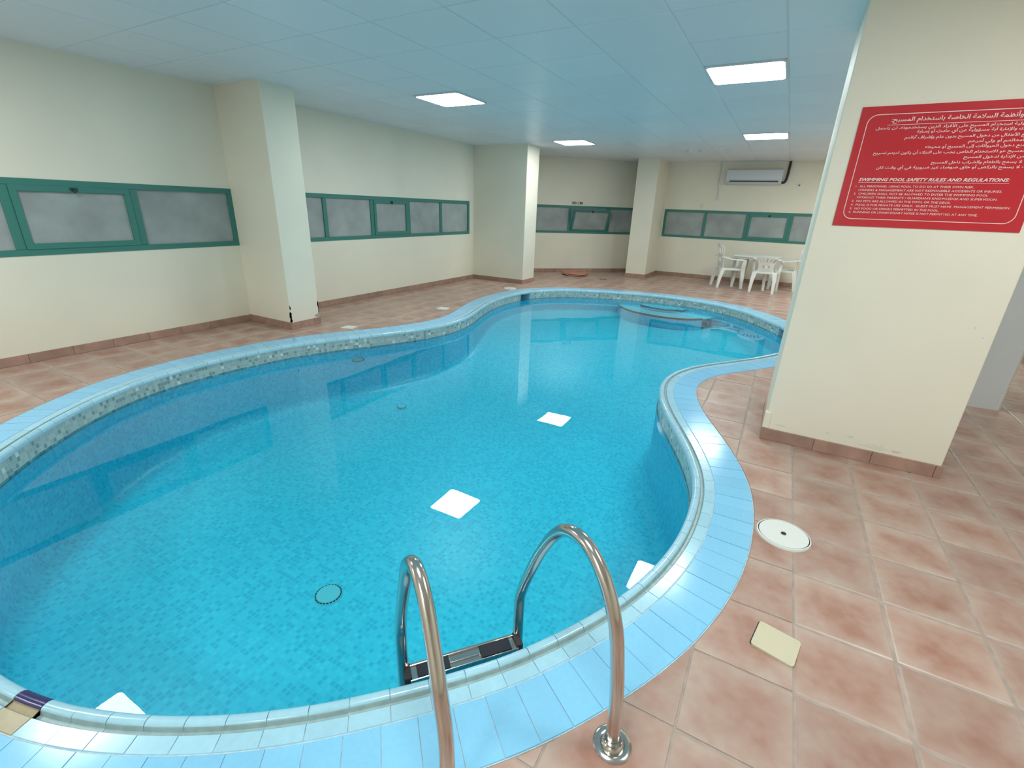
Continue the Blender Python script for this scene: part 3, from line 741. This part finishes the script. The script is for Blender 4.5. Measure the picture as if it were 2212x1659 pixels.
# ------------------------------------------------------------------ deck covers
def lid(x, y, r, label, group=None):
    o = empty('skimmer_lid', (x, y, 0)); tag(o, label, 'lid', 'round white skimmer lids')
    MB().lathe([(.0, .011), (r*.3, .010), (r*.92, .012), (r*.93, .008), (r*.955, .008)], 48).build('cover', M['whiteplastic'], o, smooth=True)
    MB().lathe([(r*.955, .006), (r*.965, .012), (r*1.0, .011), (r*1.03, .003), (r*1.03, -.003)], 48).build('rim', M['whiteplastic'], o, smooth=True)
    MB().lathe([(r*.105, .009), (r*.10, .0135), (.0, .0135)], 20).build('finger_hole', M['darkhole'], o)
lid(.30, 2.455, .125, 'round white lid with a centre hole set in the terracotta floor nearest the camera')
lid(-4.70, 8.35, .125, 'round white lid on the far side of the pool by the bright edged pillar')
def cover(pts, label, mat):
    c = np.mean(pts, 0); o = empty('junction_box_cover', (c[0], c[1], 0)); tag(o, label, 'cover plate', 'rectangular floor cover plates')
    P = [Vector((p[0]-c[0], p[1]-c[1])) for p in pts]
    def plate(k, dx, dy, z0, z1, nm, mm):
        bm = bmesh.new(); vsb = [bm.verts.new((p.x*k+dx, p.y*k+dy, z0)) for p in P]+[bm.verts.new((p.x*k+dx, p.y*k+dy, z1)) for p in P]
        for f in ((3, 2, 1, 0), (4, 5, 6, 7), (0, 1, 5, 4), (1, 2, 6, 5), (2, 3, 7, 6), (3, 0, 4, 7)): bm.faces.new([vsb[i] for i in f])
        bmesh.ops.bevel(bm, geom=[e for e in bm.edges if abs(e.verts[0].co.z-e.verts[1].co.z) > .003], offset=.012, segments=3, profile=.5, affect='EDGES')
        MB().bm(bm).build(nm, mm, o)
    plate(1.005, -.003, .004, -.004, .0025, 'recess', M['darkhole']); plate(1.0, 0, 0, 0, .009, 'plate', mat)
    for p in P: MB().lathe([(.006, .0085), (.006, .0098), (.004, .0098), (0, .009)], 12, (p.x*.78, p.y*.78, 0)).build('screw', M['cream'], o)
cover([(.196, 1.635), (.342, 1.601), (.370, 1.741), (.224, 1.774)], 'cream square cover plate with four screws in the floor near the ladder', M['cream'])
cover([(-4.83, 4.10), (-4.68, 4.15), (-4.71, 4.29), (-4.86, 4.24)], 'small white cover plate in the floor near the cracked pillar', M['whiteplastic'])
cover([(-4.61, 5.83), (-4.45, 5.86), (-4.48, 6.02), (-4.64, 5.99)], 'small white cover plate in the floor beside the pool waist', M['whiteplastic'])
fd = empty('floor_drain', (-3.67, 11.1, 0)); tag(fd, 'small dark floor drain between the orange lifebuoy and the pool', 'drain')
MB().box(-.075, .075, -.075, .075, -.003, .003, .001).build('grate', M['acdark'], fd)
MB().lathe([(.05, .0025), (.05, .0045), (.03, .0045), (.03, .0025)], 20).build('grate_ring', M['steel'], fd)

# ------------------------------------------------------------------ lifebuoy
lb = empty('lifebuoy', (-4.50, 11.36, 0)); tag(lb, 'faded orange ring lifebuoy lying on the floor below the tilted window', 'lifebuoy')
def torus(R_, r, sz, n=40, m_=14, a0=0, a1=2*math.pi, cz=None):
    mb = MB(); cl = abs(a1-a0-2*math.pi) < 1e-6; nn = n if cl else n+1
    for i in range(nn):
        a = a0+(a1-a0)*i/n
        for k in range(m_):
            q = 2*math.pi*k/m_; rr = R_+r*math.cos(q); mb.v.append((rr*math.cos(a), rr*math.sin(a), cz+sz*math.sin(q)))
    for i in range(n):
        j = (i+1) % nn
        for k in range(m_): mb.f.append((i*m_+k, j*m_+k, j*m_+(k+1) % m_, i*m_+(k+1) % m_))
    if not cl: mb.f += [tuple(range(m_)), tuple(range(n*m_, (n+1)*m_))[::-1]]
    return mb
torus(.245, .088, .050, cz=.051).build('ring', M['buoy'], lb, smooth=True)
for k in range(4):
    a = k*math.pi/2+.9; torus(.245, .091, .053, 4, 14, a-.10, a+.10, .051).build('strap', M['buoy'], lb, smooth=True)
rope = []
for k in range(65):
    a = 2*math.pi*k/64+.9; s_ = abs(math.sin(2*(a-.9))); rope.append(((.338+.012*s_)*math.cos(a), (.338+.012*s_)*math.sin(a), .055-.035*s_))
MB().tube(rope, .006, 6, False).build('grab_rope', M['rope'], lb, smooth=True)

# ------------------------------------------------------------------ plastic garden chairs and table
def surf(fn, nu, nv, holes, th):
    bm = bmesh.new(); g = [[bm.verts.new(fn(i/nu, j/nv)) for i in range(nu+1)] for j in range(nv+1)]
    for j in range(nv):
        for i in range(nu):
            if (i, j) not in holes: bm.faces.new((g[j][i], g[j][i+1], g[j+1][i+1], g[j+1][i]))
    for v in [v for v in bm.verts if not v.link_faces]: bm.verts.remove(v)
    bmesh.ops.recalc_face_normals(bm, faces=bm.faces[:]); bmesh.ops.solidify(bm, geom=bm.faces[:], thickness=th)
    return MB().bm(bm)
def make_chair(hb):
    """local: faces +y, back at -y; hb = height of the back"""
    c = empty('garden_chair'); W_ = .225; m_ = M['chairplastic']
    surf(lambda a, b: ((a-.5)*2*(W_-.03+.025*b), -.20+.43*b, .435-.02*math.sin(math.pi*b)*math.sin(math.pi*a)-(.03*max(0, b-.88)/.12)), 8, 8, (), .012).build('seat', m_, c, smooth=True)
    MB().box(-W_, W_, -.215, -.195, .395, .435, .006).box(-W_-.005, W_+.005, .205, .225, .385, .43, .006).box(-W_-.008, -W_+.014, -.20, .21, .39, .43, .006).box(W_-.014, W_+.008, -.20, .21, .39, .43, .006).build('seat_rail', m_, c)
    nu = 11
    def back(a, b):
        kb, kw = ((0, .3, .6, .82, .93, 1), (.165, .145, .165, .232, .262, .245)) if hb < .85 else ((0, .35, .7, .88, 1), (.19, .175, .205, .215, .165))
        wd = float(np.interp(b, kb, kw))
        x = (a-.5)*2*wd; z = .43+(hb-.43)*b-.05*((a-.5)*2)**2*max(0, b-.75)/.25
        return (x, -.205-.11*b-(.02*math.cos(math.pi*(a-.5))*b)+.05*((a-.5)*2)**2*b, z)
    nv = 12; holes = {(i, j) for i in (1, 3, 5, 7, 9) for j in (7, 8, 9)} | {(i, j) for i in (3, 5, 7) for j in (3, 4)}
    surf(back, nu, nv, holes, .012).build('backrest', m_, c, smooth=True)
    for s in (-1, 1):
        ah = .645
        arm = catmull([(s*(.235 if hb < .85 else .20), -.285, ah+.075 if hb < .85 else ah+.05), (s*.268, -.20, ah+.035), (s*.28, -.05, ah+.01), (s*.282, .12, ah), (s*.275, .215, ah-.02)], 5)
        mb = MB(); n = len(arm)
        for p in arm: mb.v += [(p[0]-.03, p[1], p[2]), (p[0]+.03, p[1], p[2]), (p[0]+.03, p[1], p[2]-.026), (p[0]-.03, p[1], p[2]-.026)]
        for i in range(n-1):
            for k in range(4): mb.f.append((4*i+k, 4*i+(k+1) % 4, 4*i+4+(k+1) % 4, 4*i+4+k))
        mb.f += [(0, 1, 2, 3), (4*n-1, 4*n-2, 4*n-3, 4*n-4)]
        mb.build('armrest', m_, c, smooth=True)
        def leg(pts, name='leg'):
            mb = MB()
            for (x, y, z, w_, d_) in pts: mb.v += [(x-w_, y-d_, z), (x+w_, y-d_, z), (x+w_, y+d_, z), (x-w_, y+d_, z)]
            for i in range(len(pts)-1):
                for k in range(4): mb.f.append((4*i+k, 4*i+(k+1) % 4, 4*i+4+(k+1) % 4, 4*i+4+k))
            mb.f += [(3, 2, 1, 0), tuple(range(4*len(pts)-4, 4*len(pts)))]
            mb.build(name, m_, c)
        leg([(s*.272, .235, 0, .022, .026), (s*.262, .222, .25, .026, .036), (s*.258, .21, .43, .024, .044), (s*.275, .212, .63, .020, .036)])
        leg([(s*.225, -.275, 0, .024, .024), (s*.215, -.245, .25, .033, .034), (s*.192, -.205, .425, .046, .046)])
    return c
def set_chair(o, x, y, face, label): o.location = (x, y, 0); o.rotation_euler = (0, 0, face-math.pi/2); tag(o, label, 'chair', 'white plastic garden chairs round the table')
low = make_chair(.775); set_chair(low, -.235, 11.80, math.radians(88), 'low backed white plastic garden chair seen from behind in front of the table')
high = make_chair(.965); high2 = copy_tree(high)
set_chair(high, -1.00, 12.02, math.radians(25), 'tall backed white plastic garden chair left of the table, facing right')
set_chair(high2, .14, 12.50, math.radians(172), 'white plastic garden chair partly hidden by the sign column')
tb_ = empty('garden_table', (-.47, 12.32, 0), math.radians(-14)); tag(tb_, 'small white plastic garden table between the three chairs', 'table')
MB().prism(rrect(.86, .86, .06), .694, .722).build('tabletop', M['chairplastic'], tb_)
MB().prism(rrect(.78, .78, .05), .655, .701).build('apron', M['chairplastic'], tb_)
for sx in (-1, 1):
    for sy in (-1, 1): MB().tube([(sx*.30, sy*.30, .66), (sx*.34, sy*.34, 0)], [.042, .030], 12).build('leg', M['chairplastic'], tb_, smooth=True)

# ------------------------------------------------------------------ air conditioner and small wall fittings
ac = empty('air_conditioner', (-.93, YB, 2.24)); tag(ac, 'white split air conditioner high on the back wall with a black pipe', 'air conditioner')
pf = [(0, .0), (0, .33), (-.15, .33), (-.19, .31), (-.205, .27), (-.205, .10), (-.19, .06), (-.14, .02), (-.08, .0)]
def extx(prof_, x0, x1): 
    n = len(prof_); mb = MB(); mb.add([(x0, y, z) for y, z in prof_]+[(x1, y, z) for y, z in prof_], [tuple(range(n)), tuple(range(2*n-1, n-1, -1))]+[(i, (i+1) % n, n+(i+1) % n, n+i) for i in range(n)]); return mb
extx(pf, -.585, .585).build('body', M['ac'], ac, smooth=True)
extx([(-.206, .105), (-.212, .11), (-.212, .27), (-.20, .312), (-.194, .31), (-.204, .27)], -.57, .57).build('front_panel', M['ac'], ac, smooth=True)
extx([(-.203, .080), (-.212, .078), (-.206, .058), (-.196, .058)], -.50, .52).build('louver_slot', M['acdark'], ac)
extx([(-.196, .054), (-.205, .052), (-.15, .016), (-.14, .020)], -.52, .52).build('flap', M['ac'], ac)
MB().tube(catmull([(.575, -.07, .06), (.63, -.07, .05), (.665, -.05, .10), (.68, -.045, .22), (.685, -.045, .38), (.685, -.045, .50)], 6), .026, 12).build('pipe', M['pipe'], ac, smooth=True)
cn = empty('cable_conduit', (-1.66, YB, 1.96)); tag(cn, 'thin grey cable running down the wall left of the air conditioner', 'cable')
MB().tube([(-.03, -.012, .78), (-.03, -.012, .30), (0, -.012, .18), (.02, -.012, .0)], .010, 8).build('cable', M['grid'], cn, smooth=True)
MB().box(-.02, .04, -.024, 0, -.06, .0, .004).build('cable_end', M['grid'], cn)
sb = empty('wall_sensor', (-1.97, YB, 1.70)); tag(sb, 'tiny white box on the back wall just above the window frame', 'sensor')
MB().box(-.025, .025, -.03, 0, 0, .09, .005).build('housing', M['whiteplastic'], sb); MB().box(-.014, .014, -.034, -.028, .05, .075, .002).build('lens', M['grid'], sb)
hk = empty('wall_bracket', (.03, YB, 2.20)); tag(hk, 'small grey bracket on the back wall right of the air conditioner', 'bracket')
MB().box(-.035, .035, -.02, 0, .03, .075, .004).build('plate', M['grid'], hk); MB().tube([(0, -.018, .05), (0, -.05, .05), (0, -.055, .02)], .008, 8).build('hook', M['acdark'], hk)
for (x, y, r, lab) in ((-2.03, 10.75, .075, 'white smoke detector on the ceiling left of the far light panel'), (-1.30, 10.76, .04, 'tiny white ceiling sensor nearest the air conditioner')):
    o = empty('smoke_detector', (x, y, ZC)); tag(o, lab, 'smoke detector')
    MB().lathe([(r, .002), (r, -.012), (r*.85, -.03), (r*.5, -.042), (0, -.044)], 28).build('housing', M['whiteplastic'], o, smooth=True)
    MB().lathe([(r*.3, -.040), (r*.3, -.048), (0, -.049)], 16).build('sensor_cap', M['grid'], o, smooth=True)
o = empty('ceiling_speaker', (-1.82, 10.80, ZC)); tag(o, 'small grey round ceiling fitting touching the smoke detector', 'ceiling fitting')
MB().lathe([(.05, .002), (.05, -.02), (.02, -.03), (0, -.03)], 20).build('body', M['grid'], o, smooth=True)

# ------------------------------------------------------------------ lettering
def text_mesh(body, size=1.0, shear=0.0, bold=0.0, res=2):
    cu = bpy.data.curves.new('lettering', 'FONT'); cu.body = body; cu.size = size; cu.shear = shear; cu.offset = bold; cu.resolution_u = res
    ob_ = bpy.data.objects.new('lettering', cu); COL.objects.link(ob_)
    dg = bpy.context.evaluated_depsgraph_get(); me = bpy.data.meshes.new_from_object(ob_.evaluated_get(dg), depsgraph=dg)
    bpy.data.objects.remove(ob_); bpy.data.curves.remove(cu)
    return me
def put_text(body, parent, x0, z, h, mat, x1=None, right=False, shear=0.0, bold=0.0, depth=.0, dirv=None, ref=None):
    """local frame of parent: x right, z up, text faces -y. h = letter height; x1 fits the width"""
    me = text_mesh(body, 1.0, shear, bold)
    if not me.vertices: return None
    co = np.array([v.co[:] for v in me.vertices]); xa, xb = co[:, 0].min(), co[:, 0].max()
    sz = h/.69; sx = sz
    if x1 is not None and x0 is not None: sx = (x1-x0)/(xb-xa)
    off = (x0-xa*sx) if not right else (x1-xb*sx)
    if right and x0 is None: off = x1-xb*sz; sx = sz
    for v in me.vertices: v.co = (off+v.co.x*sx, -depth, z+v.co.y*sz)
    me.materials.clear(); me.materials.append(mat)
    return link(bpy.data.objects.new('lettering', me), parent)
# Arabic shaping to presentation forms (isolated, final, initial, medial)
AF = {'ا':(0xFE8D,0xFE8E),'أ':(0xFE83,0xFE84),'إ':(0xFE87,0xFE88),'آ':(0xFE81,0xFE82),'ؤ':(0xFE85,0xFE86),'د':(0xFEA9,0xFEAA),'ذ':(0xFEAB,0xFEAC),'ر':(0xFEAD,0xFEAE),'ز':(0xFEAF,0xFEB0),'و':(0xFEED,0xFEEE),'ة':(0xFE93,0xFE94),'ى':(0xFEEF,0xFEF0),'ء':(0xFE80,0xFE80)}
for ch, b_ in (('ئ',0xFE89),('ب',0xFE8F),('ت',0xFE95),('ث',0xFE99),('ج',0xFE9D),('ح',0xFEA1),('خ',0xFEA5),('س',0xFEB1),('ش',0xFEB5),('ص',0xFEB9),('ض',0xFEBD),('ط',0xFEC1),('ظ',0xFEC5),('ع',0xFEC9),('غ',0xFECD),('ف',0xFED1),('ق',0xFED5),('ك',0xFED9),('ل',0xFEDD),('م',0xFEE1),('ن',0xFEE5),('ه',0xFEE9),('ي',0xFEF1)):
    AF[ch] = (b_, b_+1, b_+2, b_+3)
LA = {'ا':(0xFEFB,0xFEFC),'أ':(0xFEF7,0xFEF8),'إ':(0xFEF9,0xFEFA),'آ':(0xFEF5,0xFEF6)}
def shape(s):
    out = []; i = 0; prev = False
    while i < len(s):
        ch = s[i]
        if ch not in AF: out.append(ch); prev = False; i += 1; continue
        if ch == 'ل' and i+1 < len(s) and s[i+1] in LA:
            out.append(chr(LA[s[i+1]][1 if prev else 0])); prev = False; i += 2; continue
        f = AF[ch]; nxt = i+1 < len(s) and s[i+1] in AF and s[i+1] != 'ء'
        dual = len(f) == 4; jn = dual and nxt
        out.append(chr(f[3] if (prev and jn) else f[2] if jn else f[1] if prev and ch != 'ء' else f[0])); prev = jn; i += 1
    return ''.join(out[::-1])

sign = empty('safety_sign', (.235, 3.66, 1.515)); tag(sign, 'red pool safety rules sign in Arabic and English on the column', 'sign')
SW, SH = .86, .643
MB().box(0, SW, -.006, -.0005, 0, SH, .0012).build('sign_board', M['red'], sign)
def border():
    o = [(x+SW/2, z+SH/2) for x, z in rrect(SW-.078, SH-.082, .048, 8)]; i = [(x+SW/2, z+SH/2) for x, z in rrect(SW-.085, SH-.089, .045, 8)]; n = len(o); mb = MB()
    mb.add([(x, -.0066, z) for x, z in o]+[(x, -.0066, z) for x, z in i]+[(x, -.0058, z) for x, z in o]+[(x, -.0058, z) for x, z in i],
           [(k, (k+1) % n, n+(k+1) % n, n+k) for k in range(n)]+[(k, (k+1) % n, 2*n+(k+1) % n, 2*n+k) for k in range(n)]+[(n+k, n+(k+1) % n, 3*n+(k+1) % n, 3*n+k) for k in range(n)])
    mb.build('border_line', M['white'], sign)
border()
X0, Z0 = .235, 1.515
def ar(s, xl, xr, z, h): put_text(shape(s), sign, xl-X0, z-Z0, h, M['white'], xr-X0, depth=.0066, bold=.012)
ar('قواعد وأنظمة السلامة الخاصة باستخدام المسبح:', .388, 1.02, 2.078, .0195)
MB().box(.373-X0, 1.03-X0, -.0066, -.0058, 2.0595-Z0, 2.0615-Z0).build('underline', M['white'], sign)
for s, xl, xr, z in (('١ - مسؤولية استخدام المسبح على الأفراد الذين يستخدمونه، لن يتحمل', .324, 1.03, 2.040), ('المالك والإدارة أية مسؤولية عن أي حادث أو إصابة', .518, 1.00, 2.017), ('٢ - يمنع الأطفال من دخول المسبح بدون علم وإشراف آبائهم', .471, 1.03, 1.989),
                     ('أو أمهاتهم أو ولي أمرهم', .752, 1.00, 1.963), ('٣ - يمنع دخول الحيوانات إلى المسبح أو محيطه', .575, 1.03, 1.939), ('٤ - المسبح هو للاستخدام الخاص يجب على النزلاء أن يكون لديهم تصريح', .344, 1.03, 1.912),
                     ('من الإدارة لدخول المسبح', .755, 1.00, 1.886), ('٥ - لا يسمح بالطعام والشراب داخل المسبح', .623, 1.03, 1.860), ('٦ - لا يسمح بالركض أو خلق ضوضاء غير ضرورية في أي وقت كان', .378, 1.03, 1.835)): ar(s, xl, xr, z, .0128)
put_text('SWIMMING POOL SAFETY RULES AND REGULATIONS:', sign, .309-X0, 1.769-Z0, .0155, M['white'], .976-X0, shear=.25, bold=.025, depth=.0066)
MB().box(.309-X0, .978-X0, -.0066, -.0058, 1.7600-Z0, 1.7615-Z0).build('underline', M['white'], sign)
for s, xl, xr, z in (('1.  ALL PERSONNEL USING POOL TO DO SO AT THEIR OWN RISK.', .303, .842, 1.7345), ('OWNERS & MANAGEMENT ARE NOT RESPONSIBLE ACCIDENTS OR INJURIES.', .321, .964, 1.714), ('2.  CHILDREN SHALL NOT BE ALLOWED TO ENTER THE SWIMMING POOL', .303, .912, 1.694), ("WITHOUT THEIR PARENT'S / GUARDIAN'S KNOWLEDGE AND SUPERVISION.", .322, .957, 1.6735),
                     ('3.  NO PETS ARE ALLOWED IN THE POOL OR THE DECK.', .303, .767, 1.653), ('4.  POOL IS FOR PRIVATE USE ONLY.  GUEST MUST HAVE  MANAGEMENT PERMISSION.', .303, 1.021, 1.632), ('5.  NO FOOD OR DRINKS PERMITTED IN THE POOL.', .303, .727, 1.611), ('6.  RUNNING OR UNNECESSARY NOISE IS NOT PERMITTED AT ANY TIME.', .302, .899, 1.591)):
    put_text(s, sign, xl-X0, z-Z0, .0108, M['white'], xr-X0, depth=.0066)
for x, z in ((.028, .028), (SW-.028, .028), (.028, SH-.028), (SW-.028, SH-.028)):
    mb = MB().lathe([(.006, 0), (.006, .0015), (.003, .002), (0, .002)], 12); mb.v = [(x+p[0], -.006-p[2], z+p[1]) for p in mb.v]; mb.build('screw', M['red'], sign)

dm = empty('depth_marking', (-4.905, 11.785, 1.675), math.pi/4); tag(dm, 'black 180 CM depth lettering above the tilted window', 'lettering')
put_text('180 CM', dm, 0, .01, .062, M['black'], .285, bold=.02, depth=.003)
